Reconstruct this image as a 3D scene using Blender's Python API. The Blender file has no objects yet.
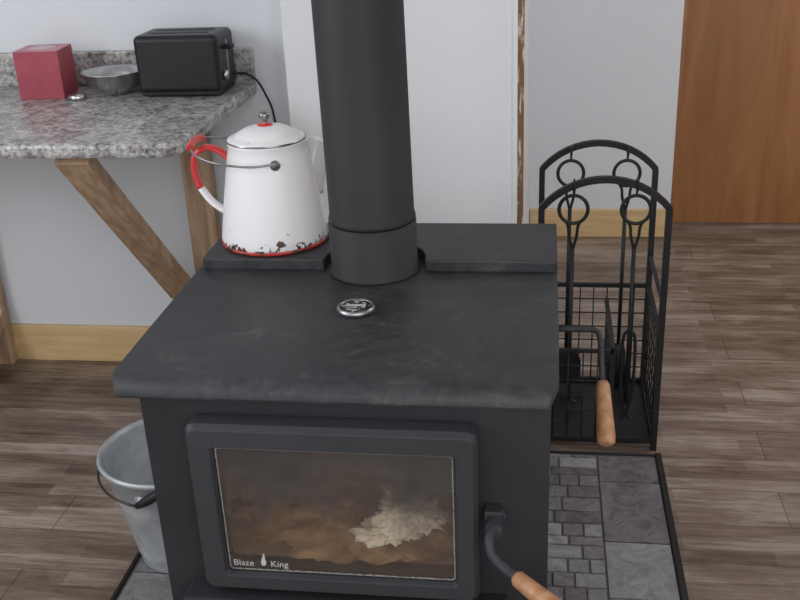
import bpy, bmesh, math, random
from mathutils import Vector, Matrix, noise
random.seed(4)
scene = bpy.context.scene
COL = scene.collection
scene.view_settings.view_transform = 'Standard'

# ------------------------------------------------------------ materials
def newmat(name):
    m = bpy.data.materials.new(name); m.use_nodes = True
    nt = m.node_tree; b = nt.nodes['Principled BSDF']
    return m, nt, b
def N(nt, t, **kw):
    n = nt.nodes.new(t)
    for k, v in kw.items():
        if hasattr(n, k): setattr(n, k, v)
    return n
def ramp(nt, stops, interp='LINEAR'):
    r = nt.nodes.new('ShaderNodeValToRGB'); r.color_ramp.interpolation = interp
    e = r.color_ramp.elements
    while len(e) < len(stops): e.new(0.5)
    for i, (p, c) in enumerate(stops):
        e[i].position = p; e[i].color = (c[0], c[1], c[2], 1)
    return r
def coords(nt, scale=(1,1,1), loc=(0,0,0)):
    tc = nt.nodes.new('ShaderNodeTexCoord'); mp = nt.nodes.new('ShaderNodeMapping')
    mp.inputs['Scale'].default_value = scale; mp.inputs['Location'].default_value = loc
    nt.links.new(tc.outputs['Object'], mp.inputs['Vector'])
    return mp.outputs['Vector']
def noise_n(nt, vec, scale, detail=4, rough=0.55, dist=0.0):
    n = nt.nodes.new('ShaderNodeTexNoise')
    n.inputs['Scale'].default_value = scale; n.inputs['Detail'].default_value = detail
    n.inputs['Roughness'].default_value = rough; n.inputs['Distortion'].default_value = dist
    nt.links.new(vec, n.inputs['Vector']); return n
def simple(name, c1, c2=None, rough=0.5, metal=0.0, scale=8, stretch=(1,1,1), bump=0.0, bscale=None, lo=0.35, hi=0.65, spec=0.5):
    m, nt, b = newmat(name)
    c2 = c2 or tuple(x*0.8 for x in c1)
    v = coords(nt, stretch); n = noise_n(nt, v, scale)
    r = ramp(nt, [(lo, c1), (hi, c2)])
    nt.links.new(n.outputs['Fac'], r.inputs['Fac']); nt.links.new(r.outputs['Color'], b.inputs['Base Color'])
    b.inputs['Roughness'].default_value = rough; b.inputs['Metallic'].default_value = metal
    b.inputs['Specular IOR Level'].default_value = spec
    if bump:
        n2 = noise_n(nt, v, bscale or scale*6, 3)
        bp = nt.nodes.new('ShaderNodeBump'); bp.inputs['Strength'].default_value = bump; bp.inputs['Distance'].default_value = 0.01
        nt.links.new(n2.outputs['Fac'], bp.inputs['Height']); nt.links.new(bp.outputs['Normal'], b.inputs['Normal'])
    return m

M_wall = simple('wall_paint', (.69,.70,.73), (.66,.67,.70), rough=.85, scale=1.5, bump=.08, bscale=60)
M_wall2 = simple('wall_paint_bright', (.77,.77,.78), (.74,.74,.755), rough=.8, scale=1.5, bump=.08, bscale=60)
M_ceil = simple('ceiling_paint', (.75,.75,.75), (.7,.7,.7), rough=.9, scale=2)
M_pine = simple('pine_trim', (.68,.49,.26), (.57,.39,.19), rough=.5, scale=5, stretch=(1,1,9))
M_post = simple('pine_post', (.52,.36,.235), (.35,.215,.13), rough=.6, scale=7, stretch=(8,3,.8))
M_black = simple('black_iron', (.008,.008,.009), (.013,.013,.014), rough=.5, scale=20, bump=.05, spec=.35)
M_stove = simple('stove_steel', (.014,.014,.017), (.022,.022,.026), rough=.65, scale=5, bump=.06, bscale=220, spec=.4)
M_door = simple('stove_door_iron', (.026,.026,.030), (.035,.035,.040), rough=.55, scale=5, bump=.05, bscale=220, spec=.4)
M_pipe = simple('pipe_steel', (.019,.018,.020), (.027,.026,.028), rough=.62, scale=3, bump=.03, bscale=150, spec=.35)
M_grip = simple('turned_wood', (.50,.27,.14), (.34,.16,.07), rough=.45, scale=18, stretch=(3,3,.6))
M_brick = simple('firebrick', (.34,.25,.18), (.17,.11,.075), rough=.9, scale=9, bump=.4)
M_log = simple('charred_wood', (.26,.15,.08), (.05,.03,.02), rough=.9, scale=14, stretch=(.6,3,3), bump=.6)
M_ash = simple('ash', (1.0,.98,.95), (.86,.80,.70), rough=.95, scale=22, bump=.5)
M_bed = simple('ash_bed_material', (.46,.30,.18), (.24,.13,.07), rough=.95, scale=18, bump=.6)
M_gasket = simple('gasket', (.34,.32,.29), (.03,.03,.03), rough=.8, scale=420, lo=.50, hi=.54)
M_chrome = simple('dull_chrome', (.42,.42,.43), (.28,.28,.28), rough=.38, metal=1, scale=40)
M_steel = simple('brushed_steel', (.62,.62,.62), (.45,.45,.45), rough=.28, metal=1, scale=20)
M_kn = simple('knob_steel', (.35,.35,.36), (.22,.22,.22), rough=.3, metal=.8, scale=40)
M_toast = simple('toaster_plastic', (.006,.006,.007), (.009,.009,.010), rough=.36, scale=8, spec=.4)
M_white = simple('white_print', (.50,.49,.47), (.42,.42,.42), rough=.6)
M_film = simple('clear_film', (.55,.42,.44), (.5,.3,.34), rough=.3)
M_dial = simple('dial_face', (.015,.015,.015), (.5,.5,.48), rough=.5, scale=130, lo=.54, hi=.60)
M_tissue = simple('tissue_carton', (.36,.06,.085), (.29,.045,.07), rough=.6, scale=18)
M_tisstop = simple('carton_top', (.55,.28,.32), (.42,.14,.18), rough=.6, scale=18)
M_galv = simple('galvanized', (.52,.54,.56), (.37,.39,.41), rough=.45, metal=.4, scale=16, bump=.05)
M_red = simple('red_enamel', (.62,.045,.04), (.50,.03,.03), rough=.3, scale=20)
M_rustred = simple('chipped_red', (.42,.03,.025), (.06,.03,.02), rough=.4, scale=45, lo=.48, hi=.54)
M_strip = simple('raw_wood_edge', (.20,.10,.05), (.62,.52,.42), rough=.8, scale=45, stretch=(2,2,.3), lo=.50, hi=.60)
M_wire = simple('dark_wire', (.09,.085,.08), (.05,.045,.04), rough=.4, metal=.7)

def top_mat():
    m, nt, b = newmat('stove_top_steel')
    v = coords(nt); n1 = noise_n(nt, v, 7, 9, .78, .6); n2 = noise_n(nt, v, 320, 2); n3 = noise_n(nt, v, 55, 6, .8, .2)
    ad = N(nt,'ShaderNodeMath', operation='MULTIPLY_ADD'); ad.inputs[1].default_value=.40
    nt.links.new(n3.outputs['Fac'], ad.inputs[0])
    s = N(nt,'ShaderNodeMath', operation='MULTIPLY'); s.inputs[1].default_value=.60; nt.links.new(n1.outputs['Fac'], s.inputs[0]); nt.links.new(s.outputs[0], ad.inputs[2])
    r = ramp(nt, [(.38,(.018,.018,.021)),(.48,(.027,.027,.031)),(.56,(.042,.041,.045)),(.63,(.085,.080,.078))])
    nt.links.new(ad.outputs[0], r.inputs['Fac']); nt.links.new(r.outputs['Color'], b.inputs['Base Color'])
    rr = N(nt,'ShaderNodeMapRange'); rr.inputs['From Min'].default_value=.4; rr.inputs['From Max'].default_value=.6
    rr.inputs['To Min'].default_value=.44; rr.inputs['To Max'].default_value=.66
    nt.links.new(ad.outputs[0], rr.inputs['Value']); nt.links.new(rr.outputs['Result'], b.inputs['Roughness'])
    b.inputs['Specular IOR Level'].default_value=.45
    bp = N(nt,'ShaderNodeBump'); bp.inputs['Strength'].default_value=.08; bp.inputs['Distance'].default_value=.01
    nt.links.new(n2.outputs['Fac'], bp.inputs['Height']); nt.links.new(bp.outputs['Normal'], b.inputs['Normal'])
    return m
M_top = top_mat()

def enamel_mat():
    m, nt, b = newmat('white_enamel')
    v = coords(nt)
    sep = N(nt,'ShaderNodeSeparateXYZ'); nt.links.new(v, sep.inputs[0])
    mr = N(nt,'ShaderNodeMapRange'); mr.inputs['From Min'].default_value=.822; mr.inputs['From Max'].default_value=.858
    mr.inputs['To Min'].default_value=.27; mr.inputs['To Max'].default_value=.02
    nt.links.new(sep.outputs['Z'], mr.inputs['Value'])
    n = noise_n(nt, v, 42, 5, .7)
    ad = N(nt,'ShaderNodeMath', operation='ADD'); nt.links.new(n.outputs['Fac'], ad.inputs[0]); nt.links.new(mr.outputs['Result'], ad.inputs[1])
    r = ramp(nt, [(.70,(.78,.76,.77)),(.73,(.09,.045,.03))])
    nt.links.new(ad.outputs[0], r.inputs['Fac']); nt.links.new(r.outputs['Color'], b.inputs['Base Color'])
    b.inputs['Roughness'].default_value=.26
    return m
M_enamel = enamel_mat()

def floor_mat():
    m, nt, b = newmat('vinyl_planks')
    v = coords(nt)
    br = N(nt,'ShaderNodeTexBrick'); br.offset=.37; br.offset_frequency=2
    br.inputs['Color1'].default_value=(0,0,0,1); br.inputs['Color2'].default_value=(1,1,1,1); br.inputs['Mortar'].default_value=(.5,.5,.5,1)
    br.inputs['Scale'].default_value=1; br.inputs['Mortar Size'].default_value=.0; br.inputs['Brick Width'].default_value=.55; br.inputs['Row Height'].default_value=.05
    nt.links.new(v, br.inputs['Vector'])
    v2 = coords(nt, (1.6,24,1)); n = noise_n(nt, v2, 2.4, 9, .80, .8)
    v3 = coords(nt, (1.5,4,1)); n3 = noise_n(nt, v3, 2.4, 4, .6, .5)
    bw = N(nt,'ShaderNodeRGBToBW'); nt.links.new(br.outputs['Color'], bw.inputs[0])
    m1 = N(nt,'ShaderNodeMath', operation='MULTIPLY'); m1.inputs[1].default_value=.20; nt.links.new(bw.outputs[0], m1.inputs[0])
    m2 = N(nt,'ShaderNodeMath', operation='MULTIPLY_ADD'); m2.inputs[1].default_value=1.0; nt.links.new(n.outputs['Fac'], m2.inputs[0]); nt.links.new(m1.outputs[0], m2.inputs[2])
    m3 = N(nt,'ShaderNodeMath', operation='MULTIPLY_ADD'); m3.inputs[1].default_value=.70; nt.links.new(n3.outputs['Fac'], m3.inputs[0]); nt.links.new(m2.outputs[0], m3.inputs[2])
    sc = N(nt,'ShaderNodeMath', operation='MULTIPLY'); sc.inputs[1].default_value=.85; nt.links.new(m3.outputs[0], sc.inputs[0])
    r = ramp(nt, [(.60,(.085,.055,.040)),(.72,(.165,.115,.086)),(.85,(.25,.190,.150)),(.98,(.40,.335,.285))])
    nt.links.new(sc.outputs[0], r.inputs['Fac'])
    br2 = N(nt,'ShaderNodeTexBrick'); br2.offset=.5
    br2.inputs['Color1'].default_value=(1,1,1,1); br2.inputs['Color2'].default_value=(.74,.70,.66,1); br2.inputs['Mortar'].default_value=(.4,.34,.30,1)
    br2.inputs['Scale'].default_value=1; br2.inputs['Mortar Size'].default_value=.0015; br2.inputs['Brick Width'].default_value=1.22; br2.inputs['Row Height'].default_value=.15
    nt.links.new(v, br2.inputs['Vector'])
    mx = N(nt,'ShaderNodeMixRGB', blend_type='MULTIPLY'); mx.inputs[0].default_value=1
    nt.links.new(r.outputs['Color'], mx.inputs[1]); nt.links.new(br2.outputs['Color'], mx.inputs[2])
    nt.links.new(mx.outputs[0], b.inputs['Base Color'])
    b.inputs['Roughness'].default_value=.42
    bp = N(nt,'ShaderNodeBump'); bp.inputs['Strength'].default_value=.12; bp.inputs['Distance'].default_value=.01
    nt.links.new(n.outputs['Fac'], bp.inputs['Height']); nt.links.new(bp.outputs['Normal'], b.inputs['Normal'])
    return m
M_floor = floor_mat()

def granite_mat():
    m, nt, b = newmat('granite_laminate')
    v = coords(nt)
    n1 = noise_n(nt, v, 75, 4, .7, .3); n2 = noise_n(nt, v, 16, 5, .7, .5)
    ad = N(nt,'ShaderNodeMath', operation='MULTIPLY_ADD'); ad.inputs[1].default_value=.6
    nt.links.new(n1.outputs['Fac'], ad.inputs[0])
    s = N(nt,'ShaderNodeMath', operation='MULTIPLY'); s.inputs[1].default_value=.4; nt.links.new(n2.outputs['Fac'], s.inputs[0])
    nt.links.new(s.outputs[0], ad.inputs[2])
    r = ramp(nt, [(.38,(.06,.055,.055)),(.45,(.21,.195,.188)),(.51,(.34,.32,.31)),(.57,(.48,.465,.45)),(.66,(.60,.59,.58))])
    nt.links.new(ad.outputs[0], r.inputs['Fac']); nt.links.new(r.outputs['Color'], b.inputs['Base Color'])
    b.inputs['Roughness'].default_value=.3
    return m
M_granite = granite_mat()

def slate_mat(name, stops):
    m, nt, b = newmat(name)
    g = N(nt,'ShaderNodeNewGeometry'); v = coords(nt); n = noise_n(nt, v, 18, 8, .80, 1.5)
    ad = N(nt,'ShaderNodeMath', operation='MULTIPLY_ADD'); ad.inputs[1].default_value=.30
    nt.links.new(g.outputs['Random Per Island'], ad.inputs[0])
    s = N(nt,'ShaderNodeMath', operation='MULTIPLY'); s.inputs[1].default_value=.9; nt.links.new(n.outputs['Fac'], s.inputs[0]); nt.links.new(s.outputs[0], ad.inputs[2])
    r = ramp(nt, stops); nt.links.new(ad.outputs[0], r.inputs['Fac']); nt.links.new(r.outputs['Color'], b.inputs['Base Color'])
    b.inputs['Roughness'].default_value=.5
    bp = N(nt,'ShaderNodeBump'); bp.inputs['Strength'].default_value=.5; bp.inputs['Distance'].default_value=.01
    nt.links.new(n.outputs['Fac'], bp.inputs['Height']); nt.links.new(bp.outputs['Normal'], b.inputs['Normal'])
    return m
M_slate = slate_mat('slate_tile', [(.42,(.075,.064,.068)),(.55,(.145,.130,.136)),(.66,(.195,.188,.190)),(.80,(.29,.28,.275))])
M_grout = simple('grout', (.13,.12,.115), (.09,.085,.08), rough=.95, scale=40)

def door_mat():
    m, nt, b = newmat('door_plywood')
    v = coords(nt, (5,5,.7)); n = noise_n(nt, v, 1.6, 5, .55, 1.0)
    r = ramp(nt, [(.25,(.21,.078,.022)),(.5,(.30,.122,.038)),(.75,(.38,.165,.056))])
    nt.links.new(n.outputs['Fac'], r.inputs['Fac']); nt.links.new(r.outputs['Color'], b.inputs['Base Color'])
    b.inputs['Roughness'].default_value=.4
    return m
M_wood_door = door_mat()

def glass_mat():
    m, nt, b = newmat('sooty_glass')
    v = coords(nt)
    sep = N(nt,'ShaderNodeSeparateXYZ'); nt.links.new(v, sep.inputs[0])
    n = noise_n(nt, v, 8, 6, .55, .5)
    mr = N(nt,'ShaderNodeMapRange'); mr.inputs['From Min'].default_value=.46; mr.inputs['From Max'].default_value=.71
    mr.inputs['To Min'].default_value=-.18; mr.inputs['To Max'].default_value=.20
    nt.links.new(sep.outputs['Z'], mr.inputs['Value'])
    ad = N(nt,'ShaderNodeMath', operation='ADD'); nt.links.new(n.outputs['Fac'], ad.inputs[0]); nt.links.new(mr.outputs['Result'], ad.inputs[1])
    rc = ramp(nt, [(.30,(.20,.15,.12)),(.45,(.13,.10,.085)),(.58,(.078,.065,.060)),(.75,(.050,.045,.044))])
    nt.links.new(ad.outputs[0], rc.inputs['Fac']); nt.links.new(rc.outputs['Color'], b.inputs['Base Color'])
    b.inputs['Roughness'].default_value=.12
    tr = N(nt,'ShaderNodeBsdfTransparent'); tr.inputs['Color'].default_value=(1,.97,.92,1)
    rf = ramp(nt, [(.30,(.10,.10,.10)),(.48,(.22,.22,.22)),(.64,(.78,.78,.78))]); nt.links.new(ad.outputs[0], rf.inputs['Fac'])
    mx = N(nt,'ShaderNodeMixShader'); nt.links.new(rf.outputs['Color'], mx.inputs[0])
    nt.links.new(tr.outputs[0], mx.inputs[1]); nt.links.new(b.outputs[0], mx.inputs[2])
    gl = N(nt,'ShaderNodeBsdfGlossy'); gl.inputs['Roughness'].default_value=.04
    mx2 = N(nt,'ShaderNodeMixShader'); mx2.inputs[0].default_value=.05
    nt.links.new(mx.outputs[0], mx2.inputs[1]); nt.links.new(gl.outputs[0], mx2.inputs[2])
    nt.links.new(mx2.outputs[0], nt.nodes['Material Output'].inputs['Surface'])
    return m
M_glass = glass_mat()

# ------------------------------------------------------------ mesh helpers
def empty(name, loc):
    e = bpy.data.objects.new(name, None); e.location = loc; e.empty_display_size=.1
    COL.objects.link(e); return e
def finish(name, bm, mat, parent=None, smooth=False, bevel=0, segs=2, origin=None):
    me = bpy.data.meshes.new(name)
    bmesh.ops.recalc_face_normals(bm, faces=bm.faces[:])
    bm.to_mesh(me); bm.free()
    for mm in (mat if isinstance(mat,(list,tuple)) else [mat]): me.materials.append(mm)
    if smooth:
        for p in me.polygons: p.use_smooth = True
    o = bpy.data.objects.new(name, me); COL.objects.link(o)
    if bevel:
        md = o.modifiers.new('bevel','BEVEL'); md.width=bevel; md.segments=segs; md.limit_method='ANGLE'; md.angle_limit=math.radians(35)
    if parent:
        o.parent = parent; o.matrix_parent_inverse = Matrix.Translation(parent.location).inverted()
    return o
def add_box(bm, a, b, rot=0, mi=0):
    c = [(a[i]+b[i])/2 for i in range(3)]; s = [abs(b[i]-a[i]) for i in range(3)]
    M = Matrix.Translation(c) @ Matrix.Rotation(rot,4,'Z') @ Matrix.Diagonal((*s,1))
    r = bmesh.ops.create_cube(bm, size=1, matrix=M)
    for f in {f for v in r['verts'] for f in v.link_faces}: f.material_index = mi
def box(name, a, b, mat, parent=None, bevel=0, rot=0, segs=2):
    bm = bmesh.new(); add_box(bm, a, b, rot); return finish(name, bm, mat, parent, bevel=bevel, segs=segs)
def add_lathe(bm, prof, c, segs=48, M=None, mi=0):
    rings=[]
    for r,z in prof:
        if r < 1e-6:
            p = Vector((0,0,z)); p = (M @ p) if M else p
            rings.append([bm.verts.new(p+Vector(c))])
        else:
            ring=[]
            for i in range(segs):
                t=2*math.pi*i/segs; p=Vector((r*math.cos(t), r*math.sin(t), z)); p=(M@p) if M else p
                ring.append(bm.verts.new(p+Vector(c)))
            rings.append(ring)
    for A,B in zip(rings, rings[1:]):
        for i in range(segs):
            j=(i+1)%segs
            if len(A)==1 and len(B)==1: continue
            if len(A)==1: f=bm.faces.new((A[0],B[i],B[j]))
            elif len(B)==1: f=bm.faces.new((A[i],A[j],B[0]))
            else: f=bm.faces.new((A[i],A[j],B[j],B[i]))
            f.material_index=mi; f.smooth=True
def lathe(name, prof, c, mat, parent=None, segs=48, M=None):
    bm=bmesh.new(); add_lathe(bm, prof, c, segs, M); return finish(name,bm,mat,parent)
def smooth_pts(pts, n=6, closed=False):
    P=[Vector(p) for p in pts]; out=[]; L=len(P); rng = L if closed else L-1
    for i in range(rng):
        if closed: p0,p1,p2,p3=P[i-1],P[i],P[(i+1)%L],P[(i+2)%L]
        else: p0=P[max(i-1,0)];p1=P[i];p2=P[i+1];p3=P[min(i+2,L-1)]
        for k in range(n):
            t=k/n
            out.append(.5*((2*p1)+(-p0+p2)*t+(2*p0-5*p1+4*p2-p3)*t*t+(-p0+3*p1-3*p2+p3)*t**3))
    if not closed: out.append(P[-1])
    return out
def add_tube(bm, pts, r, segs=10, closed=False, ang=0.0, flat=1.0, mi=0, smooth=True, ref=None):
    P=[Vector(p) for p in pts]; n=len(P)
    R = r if isinstance(r,(list,tuple)) else [r]*n
    T=[]
    for i in range(n):
        if closed: t=P[(i+1)%n]-P[i-1]
        else: t=P[min(i+1,n-1)]-P[max(i-1,0)]
        T.append(t.normalized())
    up = Vector(ref) if ref else (Vector((0,0,1)) if abs(T[0].z)<.9 else Vector((0,1,0)))
    u=(up - T[0]*up.dot(T[0])).normalized()
    rings=[]
    for i in range(n):
        if i>0:
            q=T[i-1].rotation_difference(T[i]); u=q@u
            u=(u-T[i]*u.dot(T[i])).normalized()
        w=T[i].cross(u); ring=[]
        for k in range(segs):
            a=2*math.pi*k/segs+ang
            ring.append(bm.verts.new(P[i]+u*math.cos(a)*R[i]+w*math.sin(a)*R[i]*flat))
        rings.append(ring)
    for i in range(n if closed else n-1):
        A=rings[i];B=rings[(i+1)%n]
        for k in range(segs):
            j=(k+1)%segs
            f=bm.faces.new((A[k],A[j],B[j],B[k])); f.material_index=mi; f.smooth=smooth
    if not closed:
        for ring in (rings[0],rings[-1]):
            f=bm.faces.new(ring); f.material_index=mi
def tube(name, pts, r, mat, parent=None, **kw):
    bm=bmesh.new(); add_tube(bm,pts,r,**kw); return finish(name,bm,mat,parent)
def rrect(x0,x1,z0,z1,rad,n=5):
    pts=[]
    for cx,cz,a0 in ((x1-rad,z1-rad,0),(x0+rad,z1-rad,90),(x0+rad,z0+rad,180),(x1-rad,z0+rad,270)):
        for k in range(n+1):
            a=math.radians(a0+90*k/n); pts.append((cx+rad*math.cos(a), cz+rad*math.sin(a)))
    return pts
def ring_prism(name, loops, mat, parent, bevel=0):
    bm=bmesh.new(); R=[[bm.verts.new((x,y,z)) for x,z in pts] for pts,y in loops]
    for i in range(len(R)):
        A=R[i];B=R[(i+1)%len(R)];n=len(A)
        for k in range(n):
            j=(k+1)%n; bm.faces.new((A[k],A[j],B[j],B[k]))
    return finish(name,bm,mat,parent,bevel=bevel)
def prism(name, pts, z0, z1, mat, parent, bevel=0):
    bm=bmesh.new(); a=[bm.verts.new((x,y,z0)) for x,y in pts]; b=[bm.verts.new((x,y,z1)) for x,y in pts]
    bm.faces.new(a); bm.faces.new(b); n=len(a)
    for k in range(n):
        j=(k+1)%n; bm.faces.new((a[k],a[j],b[j],b[k]))
    return finish(name,bm,mat,parent,bevel=bevel)

# ------------------------------------------------------------ room
WY=2.89; FY=4.16; CY=2.80; H=2.6; DY=4.36; DXL=.541; DXR=1.46
box('floor', (-2.7,-1.2,-.05),(2.7,DY+.1,0), M_floor)
box('ceiling', (-2.7,-1.2,H),(2.7,DY+.1,H+.05), M_ceil)
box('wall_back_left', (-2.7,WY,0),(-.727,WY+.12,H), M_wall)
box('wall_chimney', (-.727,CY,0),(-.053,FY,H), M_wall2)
bm=bmesh.new()
add_box(bm,(-.053,FY,0),(DXL,DY+.05,H)); add_box(bm,(DXR,FY,0),(2.7,DY+.05,H)); add_box(bm,(DXL,FY,2.08),(DXR,DY+.05,H))
finish('wall_back_far', bm, M_wall)
box('wall_left', (-2.8,-1.2,0),(-2.7,WY+.12,H), M_wall)
box('wall_right', (2.7,-1.2,0),(2.8,FY+.1,H), M_wall)
box('baseboard_left', (-2.7,WY-.016,0),(-.727,WY,.132), M_pine, bevel=.004)
box('baseboard_far', (-.050,FY-.016,0),(DXL-.012,FY,.125), M_pine, bevel=.004)
box('trim_1', (-.071,CY-.006,0),(-.053,CY,H), M_strip)
box('trim_2', (-.084,CY-.010,0),(-.071,CY,H), M_wall2)
d = empty('door_1', (1.0,DY,0))
box('jamb_left', (DXL+.001,FY+.02,0),(DXL+.02,DY,2.079), M_wood_door, d, bevel=.003)
box('jamb_right', (DXR-.02,FY+.02,0),(DXR-.001,DY,2.079), M_wood_door, d, bevel=.003)
box('jamb_head', (DXL+.02,FY+.02,2.06),(DXR-.02,DY,2.079), M_wood_door, d, bevel=.003)
box('slab', (DXL+.023,DY-.04,.006),(DXR-.023,DY,2.055), M_wood_door, d, bevel=.002)
lathe('knob', [(0,.07),(.02,.068),(.028,.05),(.022,.032),(.011,.028),(.011,.008),(.028,.006),(.028,0)], (1.38,DY-.04,1.0), M_steel, d, 24, Matrix.Rotation(math.radians(90),4,'X'))

# ------------------------------------------------------------ hearth pad
hp = empty('hearth_pad', (-.31,1.6,0))
PX0,PX1,PY0,PY1=-.945,.328,.85,2.365
box('backer', (PX0,PY0,0),(PX1,PY1,.024), M_grout, hp)
bm=bmesh.new()
def tile(x0,y0,x1,y1,g=.0025,h=.0):
    add_box(bm,(x0+g,y0+g,.020),(x1-g,y1-g,.0285+h+random.uniform(0,.0012)))
B=.155; E=.016
y=PY0+E
while y<PY1-E-.01:
    L=random.choice([.155,.2,.25]); y2=min(y+L,PY1-E)
    if PY1-E-y2<.06: y2=PY1-E
    tile(PX1-E-B,y,PX1-E,y2); tile(PX0+E,y,PX0+E+B,y2); y=y2
y=PY0+E
while y<PY1-E-.005:
    rh=random.choice([.035,.05,.05,.06]); y2=min(y+rh,PY1-E)
    x=PX0+E+B
    while x<PX1-E-B-.005:
        w=random.choice([.05,.075,.1,.13]); x2=min(x+w,PX1-E-B)
        if PX1-E-B-x2<.03: x2=PX1-E-B
        tile(x,y,x2,y2); x=x2
    y=y2
finish('slate_tiles', bm, M_slate, hp, bevel=.0012, segs=1)
bm=bmesh.new()
add_box(bm,(PX1-E,PY0,0),(PX1,PY1,.034)); add_box(bm,(PX0,PY0,0),(PX0+.010,PY1,.030))
add_box(bm,(PX0+.010,PY1-.006,0),(PX1-E,PY1,.030)); add_box(bm,(PX0+.010,PY0,0),(PX1-E,PY0+E,.030))
finish('metal_edge', bm, M_black, hp, bevel=.002)

# ------------------------------------------------------------ wood stove
PZ=.030
st = empty('wood_stove', (-.30,1.6,PZ))
SX0,SX1,SY0,SY1=-.617,.018,1.30,1.93
GX0,GX1,GZ0,GZ1=-.500,-.120,.463,.705
bm=bmesh.new()
add_box(bm,(SX0,SY0+.01,.15),(SX0+.02,SY1,.785)); add_box(bm,(SX1-.02,SY0+.01,.15),(SX1,SY1,.785))
add_box(bm,(SX0,SY1-.02,.15),(SX1,SY1,.785)); add_box(bm,(SX0,SY0+.01,.15),(SX1,SY1,.17)); add_box(bm,(SX0+.01,SY0+.02,.765),(SX1-.01,SY1,.79))
finish('body_panels', bm, M_stove, st)
ring_prism('front_panel', [(rrect(SX0,SX1,.15,.787,.012),SY0),(rrect(GX0-.005,GX1+.005,GZ0-.005,GZ1+.005,.01),SY0),(rrect(GX0-.005,GX1+.005,GZ0-.005,GZ1+.005,.01),SY0+.02),(rrect(SX0,SX1,.15,.787,.012),SY0+.02)], M_stove, st)
box('pedestal', (SX0+.06,SY0+.08,PZ),(SX1-.06,SY1-.06,.15), M_stove, st, bevel=.006)
bm=bmesh.new()
add_box(bm,(-.54,1.325,.44),(-.08,1.70,.455)); add_box(bm,(-.54,1.68,.44),(-.08,1.70,.74)); add_box(bm,(-.56,1.325,.44),(-.54,1.70,.74))
add_box(bm,(-.08,1.325,.44),(-.06,1.70,.74)); add_box(bm,(-.54,1.325,.735),(-.08,1.70,.75))
finish('firebox_lining', bm, M_brick, st)
def lump(name, c, s, mat, parent, amp=.35, fr=2.2, seed=0, rot=0, ridge=0):
    bm=bmesh.new(); bmesh.ops.create_icosphere(bm, subdivisions=5, radius=1)
    R=Matrix.Rotation(rot,3,'Y')
    for v in bm.verts:
        p=v.co.copy(); k=1+amp*noise.fractal(p*fr+Vector((seed,0,0)),.6,2.1,4)
        if ridge: k+= -ridge*abs(noise.noise(p*3.1+Vector((seed,3,0))))+ridge*.4*abs(noise.noise(p*7+Vector((seed,9,0))))
        v.co=R@Vector((p.x*s[0]*k,p.y*s[1]*k,p.z*s[2]*k))+Vector(c)
    return finish(name,bm,mat,parent,smooth=True)
lump('ash_clump', (-.205,1.342,.552), (.050,.026,.026), M_ash, st, .5, 1.3, 3, .35, .7)
lump('ash_clump_b', (-.222,1.344,.520), (.036,.026,.030), M_ash, st, .5, 1.4, 11, 0, .7)
lump('ash_clump_c', (-.180,1.344,.532), (.034,.024,.020), M_ash, st, .5, 1.4, 17, -.5, .7)
lump('ash_clump_d', (-.245,1.350,.497), (.050,.026,.016), M_ash, st, .5, 1.4, 23, 0, .6)
lump('ash_bed', (-.31,1.46,.460), (.21,.13,.032), M_bed, st, .4, 3, 8)
lump('charred_log', (-.38,1.47,.53), (.13,.045,.040), M_log, st, .3, 3, 5, .15)
lump('charred_log_b', (-.26,1.54,.60), (.17,.045,.04), M_log, st, .3, 3, 9, -.3)
# door
DX0,DX1,DZ0,DZ1=-.538,-.088,.432,.742
oL=rrect(DX0,DX1,DZ0,DZ1,.016)
iF=rrect(GX0,GX1,GZ0,GZ1,.007); iB=rrect(GX0+.004,GX1-.004,GZ0+.004,GZ1-.004,.006)
oF=rrect(DX0+.007,DX1-.007,DZ0+.007,DZ1-.007,.012)
ring_prism('door_frame', [(oL,1.297),(oL,1.268),(oF,1.258),(iF,1.258),(iB,1.266),(iB,1.297)], M_door, st, bevel=.0015)
box('door_glass', (GX0+.001,1.270,GZ0+.001),(GX1-.001,1.274,GZ1-.001), M_glass, st)
g1=rrect(GX0+.0055,GX1-.0055,GZ0+.0055,GZ1-.0055,.006); g2=rrect(GX0+.0075,GX1-.0075,GZ0+.0075,GZ1-.0075,.005)
ring_prism('glass_gasket', [(g1,1.2705),(g1,1.269),(g2,1.269),(g2,1.2705)], M_gasket, st)
def lettering(txt,x,name,size):
    cu=bpy.data.curves.new('lettering','FONT'); cu.body=txt; cu.size=size; cu.extrude=.0001
    to=bpy.data.objects.new('tmp',cu); COL.objects.link(to); bpy.context.view_layer.update()
    me=bpy.data.meshes.new_from_object(to.evaluated_get(bpy.context.evaluated_depsgraph_get())); bpy.data.objects.remove(to)
    me.materials.clear(); me.materials.append(M_white)
    me.transform(Matrix.Translation((x,1.2692,.4765)) @ Matrix.Rotation(math.radians(90),4,'X'))
    lo=bpy.data.objects.new(name,me); COL.objects.link(lo); lo.parent=st; lo.matrix_parent_inverse=Matrix.Translation(st.location).inverted()
lettering('Blaze',-.488,'glass_lettering',.0165); lettering('King',-.426,'glass_lettering_b',.0165)
bm=bmesh.new()
fl=[(0,0),(.0035,.002),(.005,.008),(.003,.013),(.0035,.018),(.001,.026),(-.0005,.018),(-.003,.012),(-.004,.006),(-.003,.001)]
a=[bm.verts.new((-.4375+x,1.2692,.477+z)) for x,z in fl]; b=[bm.verts.new((-.4375+x,1.2698,.477+z)) for x,z in fl]
bm.faces.new(a); bm.faces.new(b)
for k in range(len(a)): bm.faces.new((a[k],a[(k+1)%len(a)],b[(k+1)%len(a)],b[k]))
finish('flame_emblem',bm,M_white,st)
box('ash_lip', (-.575,1.245,.405),(-.045,1.31,.422), M_stove, st, bevel=.005)
bm=bmesh.new()
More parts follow.
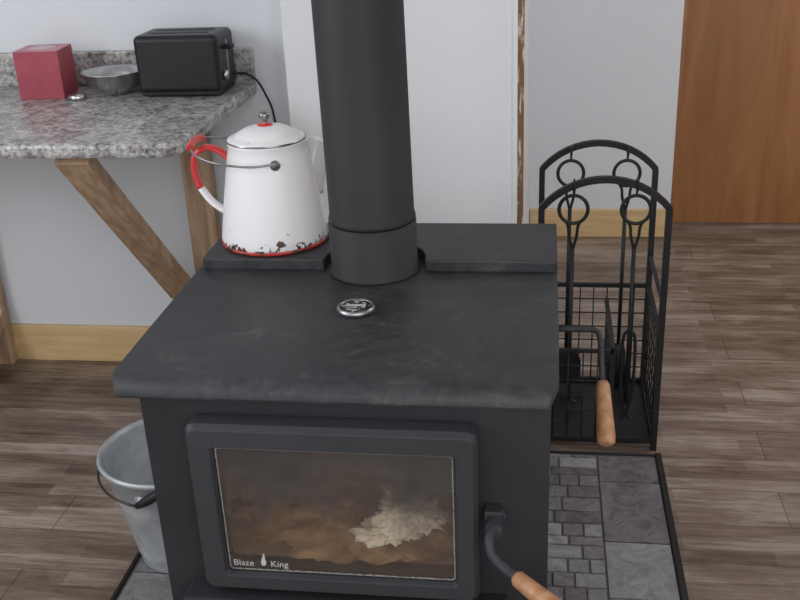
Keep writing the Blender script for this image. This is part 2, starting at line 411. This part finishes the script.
for z in (.50,.68): add_lathe(bm,[(0,-.018),(.006,-.018),(.006,.018),(0,.018)],(-.541,1.290,z),16)
finish('hinges',bm,M_stove,st)
# top plate: rolled front
prof=[]
TX0,TX1=-.664,.031; TZ=.80
prof.append((1.955,TZ))
prof.append((1.5,TZ))
for k in range(9):
    a=math.radians(90+90*k/8); prof.append((1.320+.036*math.cos(a), TZ-.024+.024*math.sin(a)))
prof.append((1.284,.777))
inner=[(1.290,.777)]
for k in range(7):
    a=math.radians(180-90*k/6); inner.append((1.320+.030*math.cos(a), TZ-.030+.020*math.sin(a)))
inner+= [(1.5,.788),(1.955,.788)]
full=prof+inner
bm=bmesh.new(); A=[];Bv=[]
def ins(y): 
    t=max(0,(1.335-y)/.05); return .016*t*t
for y,z in full:
    A.append(bm.verts.new((TX0+ins(y),y,z))); Bv.append(bm.verts.new((TX1-ins(y),y,z)))
n=len(full)
for k in range(n):
    j=(k+1)%n; f=bm.faces.new((A[k],A[j],Bv[j],Bv[k])); f.smooth=True
bm.faces.new(A); bm.faces.new(Bv)
finish('top_plate',bm,M_top,st,bevel=.003)
pcx,pcy=-.3155,1.762
pts=[(TX0+.008,1.97),(TX0+.008,1.752),(pcx-.098,1.752)]
for k in range(1,16):
    a=math.radians(180-180*k/16); pts.append((pcx+.098*math.cos(a),1.760+.105*math.sin(a)))
pts+=[(pcx+.098,1.752),(TX1,1.752),(TX1,1.97)]
prism('rear_shelf',pts,.799,.822,M_top,st,bevel=.003)
# bypass handle on the right side
bm=bmesh.new()
rod=[(.012,1.65,.733),(.05,1.65,.733),(.095,1.65,.733),(.105,1.645,.729),(.108,1.63,.716),(.110,1.565,.664)]
add_tube(bm,rod,.0055,12)
add_lathe(bm,[(0,0),(.012,0),(.012,.012),(0,.012)],(.016,1.65,.733),20,Matrix.Rotation(math.radians(90),4,'Y'))
finish('bypass_rod',bm,M_door,st)
d0=Vector((.110,1.572,.669)); d1=Vector((.1145,1.480,.598)); L=[d0.lerp(d1,t) for t in (0,.06,.3,.6,.85,.97,1)]
tube('bypass_grip',L,[.009,.0125,.0135,.015,.0165,.015,.008],M_grip,st,segs=20)
bm=bmesh.new()
add_lathe(bm,[(0,-.05),(.011,-.05),(.014,-.046),(.014,-.012),(.018,-.010),(.018,0),(0,0)],(-.064,1.30,.577),24,Matrix.Rotation(math.radians(-90),4,'X'))
add_tube(bm,smooth_pts([(-.064,1.255,.585),(-.070,1.236,.578),(-.066,1.222,.560),(-.048,1.210,.545),(-.026,1.198,.537)],5),.0075,12)
add_box(bm,(-.080,1.275,.570),(-.053,1.30,.597))
finish('latch_rod',bm,M_door,st,bevel=.002)
d0=Vector((-.030,1.200,.538)); d1=Vector((.048,1.125,.528)); L=[d0.lerp(d1,t) for t in (0,.05,.3,.6,.85,.97,1)]
tube('latch_grip',L,[.009,.0125,.0135,.015,.0165,.015,.008],M_grip,st,segs=20)

# stove pipe with collar (the installed pipe leans very slightly)
sp_=empty('stove_pipe',(pcx,pcy,.80))
lathe('flue_collar',[(.080,.8005),(.087,.8005),(.087,.806),(.083,.810),(.083,.90),(.080,.902)],(pcx,pcy,0),M_pipe,sp_,64)
LM=Matrix(((1,0,-.012,.012*.9),(0,1,0,0),(0,0,1,0),(0,0,0,1)))
lathe('pipe_section',[(.0775,.905),(.081,.902),(.0825,.908),(.081,.914),(.0797,.917),(.0800,2.6)],(pcx,pcy,0),M_pipe,sp_,64,M=LM)
# thermometer
th=empty('stove_thermometer',(-.318,1.566,TZ))
lathe('bezel',[(.0,.0),(.034,.0),(.034,.006),(.032,.010),(.029,.0105),(.0275,.0085)],(-.318,1.566,TZ+.0005),M_chrome,th,48)
lathe('dial',[(0,.0090),(.028,.0088)],(-.318,1.566,TZ),M_dial,th,48)
box('dial_label',(-.335,1.5645,TZ+.0092),(-.301,1.5720,TZ+.0099),M_white,th,rot=.06)
box('needle',(-.333,1.5570,TZ+.0092),(-.316,1.5585,TZ+.0100),M_white,th,rot=.5)

# ------------------------------------------------------------ enamel coffee pot
kx,ky,kz=-.536,1.868,.8225
pot=empty('enamel_coffee_pot',(kx,ky,kz))
S=.965
def P(pr): return [(r,z*S) for r,z in pr]
lathe('body',P([(0,.001),(.100,.001),(.107,.006),(.108,.014),(.1055,.03),(.098,.08),(.088,.14),(.079,.19),(.0755,.206),(.0775,.210),(.0775,.214),(.073,.216),(.071,.205),(.085,.14),(.1,.03),(0,.02)]),(kx,ky,kz),M_enamel,pot,64)
lathe('base_rim',P([(.102,.0),(.1085,.002),(.1092,.005),(.1084,.008),(.106,.009)]),(kx,ky,kz),M_rustred,pot,64)
lathe('lid',P([(.0765,.214),(.0775,.218),(.073,.221),(.064,.2225),(.058,.229),(.040,.238),(.018,.243),(0,.244)]),(kx,ky,kz),M_enamel,pot,64)
lathe('lid_band',P([(.0768,.2135),(.0785,.215),(.0787,.2165),(.0775,.2185)]),(kx,ky,kz),M_kn,pot,64)
lathe('lid_knob',P([(.014,.243),(.006,.246),(.005,.252),(.010,.257),(.011,.264),(.008,.270),(0,.272)]),(kx,ky,kz),M_kn,pot,24)
lathe('knob_base',P([(.016,.2425),(.0145,.246),(.006,.248)]),(kx,ky,kz),M_red,pot,24)
hpz=smooth_pts([(kx-.076,ky,kz+.165),(kx-.100,ky,kz+.185),(kx-.128,ky,kz+.190),(kx-.150,ky,kz+.172),(kx-.154,ky,kz+.140),(kx-.145,ky,kz+.108),(kx-.125,ky,kz+.078),(kx-.098,ky,kz+.058)],5)
cut=int(len(hpz)*.72)
tube('handle_upper',hpz[:cut+1],.0125,M_red,pot,segs=14,ref=(0,1,0),flat=.5)
tube('handle_lower',hpz[cut:],.0125,M_enamel,pot,segs=14,ref=(0,1,0),flat=.5)
bm=bmesh.new()
az=math.radians(-66)
for s in (1,-1):
    a_=az if s==1 else az+math.pi
    R=Matrix.Rotation(a_,4,'Z')@Matrix.Rotation(math.radians(90),4,'Y')
    add_lathe(bm,[(0,0),(.010,0),(.010,.005),(.006,.008),(0,.008)],(kx+.080*math.cos(a_),ky+.080*math.sin(a_),kz+.174),18,R)
ex,ey=math.cos(az),math.sin(az)
F=lambda r,z:(kx+r*ex,ky+r*ey,kz+z)
ba=[F(.088,.174),F(.095,.180),(kx-.01,ky-.100,kz+.178),(kx-.08,ky-.092,kz+.184),(kx-.130,ky-.062,kz+.194),(kx-.146,ky-.02,kz+.203),(kx-.148,ky+.02,kz+.203),(kx-.140,ky+.062,kz+.195),(kx-.110,ky+.095,kz+.185),(kx-.06,ky+.106,kz+.178),F(-.095,.180),F(-.088,.174)]
add_tube(bm,smooth_pts(ba,5),.0022,8)
finish('wire_bail',bm,M_kn,pot)
tube('bail_grip',smooth_pts([(kx-.143,ky-.040,kz+.199),(kx-.148,ky-.012,kz+.203),(kx-.149,ky+.015,kz+.203),(kx-.145,ky+.040,kz+.200)],4),.0075,M_red,pot,segs=14)
sp=smooth_pts([(kx+.060,ky+.045,kz+.095),(kx+.075,ky+.052,kz+.140),(kx+.086,ky+.056,kz+.175),(kx+.092,ky+.058,kz+.192)],4)
rr=[.038-.022*i/(len(sp)-1) for i in range(len(sp))]
tube('spout',sp,rr,M_enamel,pot,segs=20)

# ------------------------------------------------------------ bucket
bx,by,bz=-.836,1.868,.0305
bk=empty('metal_bucket',(bx,by,bz))
pr=[(0,.006),(.090,.006),(.096,.0),(.098,.004),(.103,.03),(.105,.034),(.105,.04),(.128,.17),(.130,.174),(.130,.18),(.151,.268),(.157,.271),(.161,.278),(.158,.284),(.152,.284),(.148,.268),(.098,.03),(0,.012)]
lathe('pail',pr,(bx,by,bz),M_galv,bk,64)
bm=bmesh.new()
ea=math.radians(262)
for s in (0,math.pi):
    c=Vector((bx+.146*math.cos(ea+s),by+.146*math.sin(ea+s),bz+.232))
    R=Matrix.Rotation(ea+s,4,'Z')@Matrix.Rotation(math.radians(90),4,'Y')
    add_lathe(bm,[(0,0),(.016,0),(.016,.004),(.006,.006),(.006,.014),(0,.014)],c-Vector((.006*math.cos(ea+s),.006*math.sin(ea+s),0)),16,R)
finish('ears',bm,M_galv,bk)
# bail folded down against the outside of the pail on the left/front
c0=ea; n_=28; arc=[]
for k in range(n_+1):
    t=k/n_; a=c0-math.pi*t; dz=math.sin(math.pi*t)
    arc.append(Vector((bx+.163*math.cos(a),by+.163*math.sin(a),bz+.232+.012*dz)))
bm=bmesh.new(); add_tube(bm,arc,.003,8)
finish('bail_wire',bm,M_wire,bk)
g0=Vector((bx+.158*math.cos(ea+.12),by+.158*math.sin(ea+.12),bz+.255))
garc=[Vector((bx+.166*math.cos(ea+a),by+.166*math.sin(ea+a),bz+.238+.10*(a-.05))) for a in (.02,.12,.22,.32,.42)]
tube('bail_grip',garc,[.007,.010,.011,.010,.007],M_black,bk,segs=14)

# ------------------------------------------------------------ counter with supports
kc=empty('kitchen_counter',(-1.7,2.5,0))
CX1=-.842; CF=2.175; CZ=.94
pts=[(-2.69,WY-.001),(-2.69,CF),(CX1-.05,CF)]
for k in range(1,7):
    a=math.radians(-90+90*k/6); pts.append((CX1-.05+.05*math.cos(a),CF+.05+.05*math.sin(a)))
pts+=[(CX1,WY-.001)]
prism('countertop',pts,CZ-.036,CZ,M_granite,kc,bevel=.010)
box('backsplash',(-2.69,WY-.024,CZ-.001),(CX1,WY-.001,CZ+.10),M_granite,kc,bevel=.005)
box('wall_post',(-1.09,WY-.055,0),(-1.0,WY-.017,CZ-.036),M_post,kc,bevel=.003)
def brace(name,x0,x1,p0,p1,w):
    bm=bmesh.new(); d_=(Vector(p1)-Vector(p0)).normalized(); nrm=Vector((-d_.y,d_.x))*w/2
    q=[(p0[0]+nrm.x,p0[1]+nrm.y),(p0[0]-nrm.x,p0[1]-nrm.y),(p1[0]-nrm.x,p1[1]-nrm.y),(p1[0]+nrm.x,p1[1]+nrm.y)]
    add=[[bm.verts.new((x,yy,zz)) for yy,zz in q] for x in (x0,x1)]
    bm.faces.new(add[0]); bm.faces.new(add[1])
    for k in range(4): bm.faces.new((add[0][k],add[0][(k+1)%4],add[1][(k+1)%4],add[1][k]))
    return finish(name,bm,M_post,kc,bevel=.003)
brace('diagonal_brace',-1.180,-1.0915,(2.245,.890),(2.845,.270),.038)
box('wall_post_b',(-1.875,WY-.055,0),(-1.78,WY-.017,CZ-.036),M_post,kc,bevel=.003)
brace('foot_brace',-1.87,-1.775,(2.62,.03),(2.86,.20),.038)

# ------------------------------------------------------------ toaster
tc_=empty('toaster',(-1.0,2.76,CZ))
tx0,tx1,ty0,ty1=-1.122,-.882,2.675,2.835
box('shell',(tx0,ty0,CZ+.012),(tx1,ty1,CZ+.170),M_toast,tc_,bevel=.016,segs=5)
box('base',(tx0+.006,ty0+.006,CZ+.004),(tx1-.006,ty1-.006,CZ+.03),M_black,tc_,bevel=.004)
bm=bmesh.new()
for fx in (tx0+.03,tx1-.03):
    for fy in (ty0+.03,ty1-.03): add_lathe(bm,[(0,0),(.009,0),(.009,.006),(0,.006)],(fx,fy,CZ),12)
finish('feet',bm,M_black,tc_)
bm=bmesh.new()
for yy in (2.728,2.782): add_box(bm,(tx0+.035,yy-.013,CZ+.1695),(tx1-.035,yy+.013,CZ+.1708))
finish('slots',bm,M_toast,tc_)
bm=bmesh.new()
for yy in (2.728,2.782): add_box(bm,(tx0+.038,yy-.010,CZ+.1700),(tx1-.038,yy+.010,CZ+.1713))
finish('slot_openings',bm,M_black,tc_)
box('lever',(tx1-.002,2.742,CZ+.120),(tx1+.020,2.772,CZ+.132),M_black,tc_,bevel=.003)
box('lever_track',(tx1-.001,2.753,CZ+.05),(tx1+.002,2.761,CZ+.145),M_steel,tc_)
lathe('browning_dial',[(0,.012),(.012,.012),(.014,0),(0,0)],(tx1,2.715,CZ+.055),M_steel,tc_,20,Matrix.Rotation(math.radians(90),4,'Y'))
tube('power_cord',smooth_pts([(-.90,2.832,CZ+.03),(-.875,2.842,CZ+.035),(-.850,2.840,CZ+.030),(-.830,2.85,CZ+.012),(-.812,2.862,CZ-.03),(-.795,2.875,CZ-.10),(-.788,2.884,CZ-.30),(-.785,2.885,CZ-.40)],6),.0032,M_black,tc_,segs=8)

# ------------------------------------------------------------ bowl
lathe('mixing_bowl',[(0,.0),(.038,.0),(.041,.004),(.060,.018),(.079,.042),(.087,.062),(.092,.064),(.092,.066),(.086,.066),(.077,.044),(.058,.020),(.03,.006),(0,.005)],(-1.222,2.750,CZ),M_steel,None,48)
lathe('jar_lid',[(0,.0),(.024,.0),(.026,.004),(.026,.012),(.023,.015),(0,.015)],(-1.305,2.675,CZ),M_steel,None,32)

# ------------------------------------------------------------ tissue box
tb=empty('tissue_box',(-1.418,2.735,CZ))
rot=.10
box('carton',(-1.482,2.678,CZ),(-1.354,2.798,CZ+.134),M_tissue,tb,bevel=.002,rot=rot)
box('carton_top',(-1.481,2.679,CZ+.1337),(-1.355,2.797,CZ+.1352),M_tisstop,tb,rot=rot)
bm=bmesh.new()
add_lathe(bm,[(0,.1352),(.022,.1360),(.036,.1362),(.038,.1352)],(-1.418,2.738,CZ),32)
finish('opening_film',bm,M_film,tb)

# ------------------------------------------------------------ firewood rack with tools
fr=empty('firewood_rack',(.157,2.6,0))
RX0,RX1,RF,RB=.0,.315,2.435,2.785
def arch(y, z0=.0, zt=.70, sag=.075, x0=RX0, x1=RX1):
    c=(x1-x0)/2; R=(c*c+sag*sag)/(2*sag); cx=(x0+x1)/2; cz=zt+sag-R; a0=math.asin(c/R)
    P=[(x0,y,z0),(x0,y,zt*.5),(x0,y,zt-.004)]
    for k in range(17):
        a=-a0+2*a0*k/16; P.append((cx+R*math.sin(a),y,cz+R*math.cos(a)))
    P+=[(x1,y,zt-.004),(x1,y,zt*.5),(x1,y,z0)]
    return P
for nm,yy in (('front_frame',RF),('back_frame',RB)):
    bm=bmesh.new(); add_tube(bm,arch(yy),.0115,4,ang=math.pi/4,smooth=False,ref=(0,1,0))
    finish(nm,bm,M_black,fr)
bm=bmesh.new()
for x in (RX0,RX1):
    for z in (.03,.345):
        add_box(bm,(x-.006,RF,z-.006),(x+.006,RB,z+.006))
for y_ in (RF,RB):
    for z in (.03,.345):
        if y_==RF and z>.1: add_box(bm,(RX0,y_-.005,.295),(.195,y_+.005,.305)); continue
        add_box(bm,(RX0,y_-.006,z-.006),(RX1,y_+.006,z+.006))
add_box(bm,(.189,RF,.295),(.201,RB,.305)); add_box(bm,(.189,RF-.005,.03),(.201,RF+.005,.305))
finish('rails',bm,M_black,fr)
box('base_tray',(RX0,RF,.018),(RX1,RB,.024),M_black,fr)
bm=bmesh.new()
def wire(p,q,r=.0022): add_tube(bm,[p,q],r,6)
nx=8
for k in range(1,nx):
    x=RX0+(RX1-RX0)*k/nx
    wire((x,RB,.03),(x,RB,.345))
for k in range(1,7):
    z=.03+.315*k/7
    wire((RX0,RB,z),(RX1,RB,z)); wire((RX0,RF,z),(RX0,RB,z)); wire((RX1,RF,z),(RX1,RB,z))
for k in range(1,8):
    y_=RF+(RB-RF)*k/8
    wire((RX0,y_,.03),(RX0,y_,.345)); wire((RX1,y_,.03),(RX1,y_,.345)); wire((.195,y_,.03),(.195,y_,.30))
for k in range(1,5):
    x=RX0+.195*k/5; wire((x,RF,.03),(x,RF,.30))
for k in range(1,6):
    z=.03+.27*k/6; wire((RX0,RF,z),(.195,RF,z)); wire((.195,RF,z),(.195,RB,z))
finish('wire_mesh',bm,M_black,fr)
bm=bmesh.new()
for x in (RX0,RX1): add_tube(bm,[(x,RF,.44),(x,RB,.44)],.006,4,smooth=False)
finish('side_rails',bm,M_black,fr)
def tool(name, x, y, zt, kind):
    bm=bmesh.new()
    add_tube(bm,smooth_pts([(x,y-.012,zt-.01),(x,y-.014,zt+.008),(x,y,zt+.014),(x,y+.014,zt+.006),(x,y+.010,zt-.015),(x,y+.008,zt-.03)],4),.003,8)
    rc=Vector((x,y+.008,zt-.066)); rg=[]
    for k in range(28):
        a=2*math.pi*k/28; rg.append(rc+Vector((.036*math.cos(a),0,.037*math.sin(a))))
    add_tube(bm,rg,.0048,8,closed=True)
    for s in (-1,1):
        add_tube(bm,smooth_pts([(x+s*.020,y+.008,zt-.096),(x+s*.012,y+.008,zt-.112),(x+s*.010,y+.008,zt-.135),(x+s*.004,y+.008,zt-.16),(x,y+.008,zt-.18)],4),.0040,8)
    zb=.14
    add_tube(bm,[(x,y+.008,zt-.17),(x,y+.008,zb)],.0058,10)
    if kind=='poker':
        add_tube(bm,[(x,y+.008,zb),(x,y+.008,zb-.05),(x,y+.008,zb-.07)],[.0055,.005,.001],8)
        add_tube(bm,smooth_pts([(x,y+.008,zb+.01),(x+.022,y+.008,zb),(x+.034,y+.008,zb+.02)],4),.0045,8)
    elif kind=='shovel':
        q=[(-.03,0),(-.045,-.03),(-.045,-.095),(.045,-.095),(.045,-.03),(.03,0)]
        A=[bm.verts.new((x+a,y+.006-.010,zb+b)) for a,b in q]; B_=[bm.verts.new((x+a,y+.010-.010,zb+b)) for a,b in q]
        bm.faces.new(A); bm.faces.new(B_)
        for k in range(6): bm.faces.new((A[k],A[(k+1)%6],B_[(k+1)%6],B_[k]))
    elif kind=='brush':
        add_lathe(bm,[(0,.03),(.016,.02),(.022,0),(.024,-.04),(.032,-.1),(0,-.1)],(x,y+.008,zb),16)
    else:
        for s in (-1,1): add_tube(bm,smooth_pts([(x,y+.008,zb+.22),(x+s*.016,y+.008,zb+.19),(x+s*.016,y+.008,zb+.04),(x+s*.004,y+.008,zb-.03),(x+s*.012,y+.008,zb-.05)],4),.0045,8)
    return finish(name,bm,M_black,fr)
def archz(x,sag=.075,zt=.70):
    c=(RX1-RX0)/2; R=(c*c+sag*sag)/(2*sag); dx=x-(RX0+RX1)/2; return zt+sag-R+math.sqrt(R*R-dx*dx)
tool('poker',.080,RF,archz(.08),'poker'); tool('tongs',.235,RF,archz(.235),'tongs')
tool('shovel',.080,RB-.03,archz(.08),'shovel'); tool('hearth_brush',.235,RB-.03,archz(.235),'brush')

# ------------------------------------------------------------ lights / world
w=bpy.data.worlds.new('world'); scene.world=w; w.use_nodes=True
bg=w.node_tree.nodes['Background']; bg.inputs[0].default_value=(.94,.97,1,1); bg.inputs[1].default_value=1.05
def area(name,loc,target,sx,sy,power,col):
    l=bpy.data.lights.new(name,'AREA'); l.shape='RECTANGLE'; l.size=sx; l.size_y=sy; l.energy=power; l.color=col
    o=bpy.data.objects.new(name,l); COL.objects.link(o); o.location=loc
    o.rotation_euler=(Vector(target)-Vector(loc)).to_track_quat('-Z','Y').to_euler(); return o
area('window_light_left',(-2.6,.9,1.75),(0,2.0,.7),1.6,1.3,42,(.93,.97,1))
area('window_light_rear',(.9,-1.0,2.2),(-.2,2.6,.9),2.4,1.6,42,(.99,.99,1))
area('far_room_light',(1.7,2.9,2.5),(1.0,3.3,0),1.0,1.0,23,(1,.98,.96))

# ------------------------------------------------------------ camera
cam=bpy.data.cameras.new('camera'); co=bpy.data.objects.new('camera',cam); COL.objects.link(co)
cam.sensor_width=36; cam.lens=45; cam.clip_start=.05
r_=Vector((.9901,.1332,-.0418)).normalized(); bk_=Vector((.1388,-.9064,.3984)); bk_=(bk_-r_*bk_.dot(r_)).normalized(); up_=bk_.cross(r_)
Mx=Matrix((r_,up_,bk_)).transposed().to_4x4(); Mx.translation=(0,0,1.51)
co.matrix_world=Mx
scene.camera=co
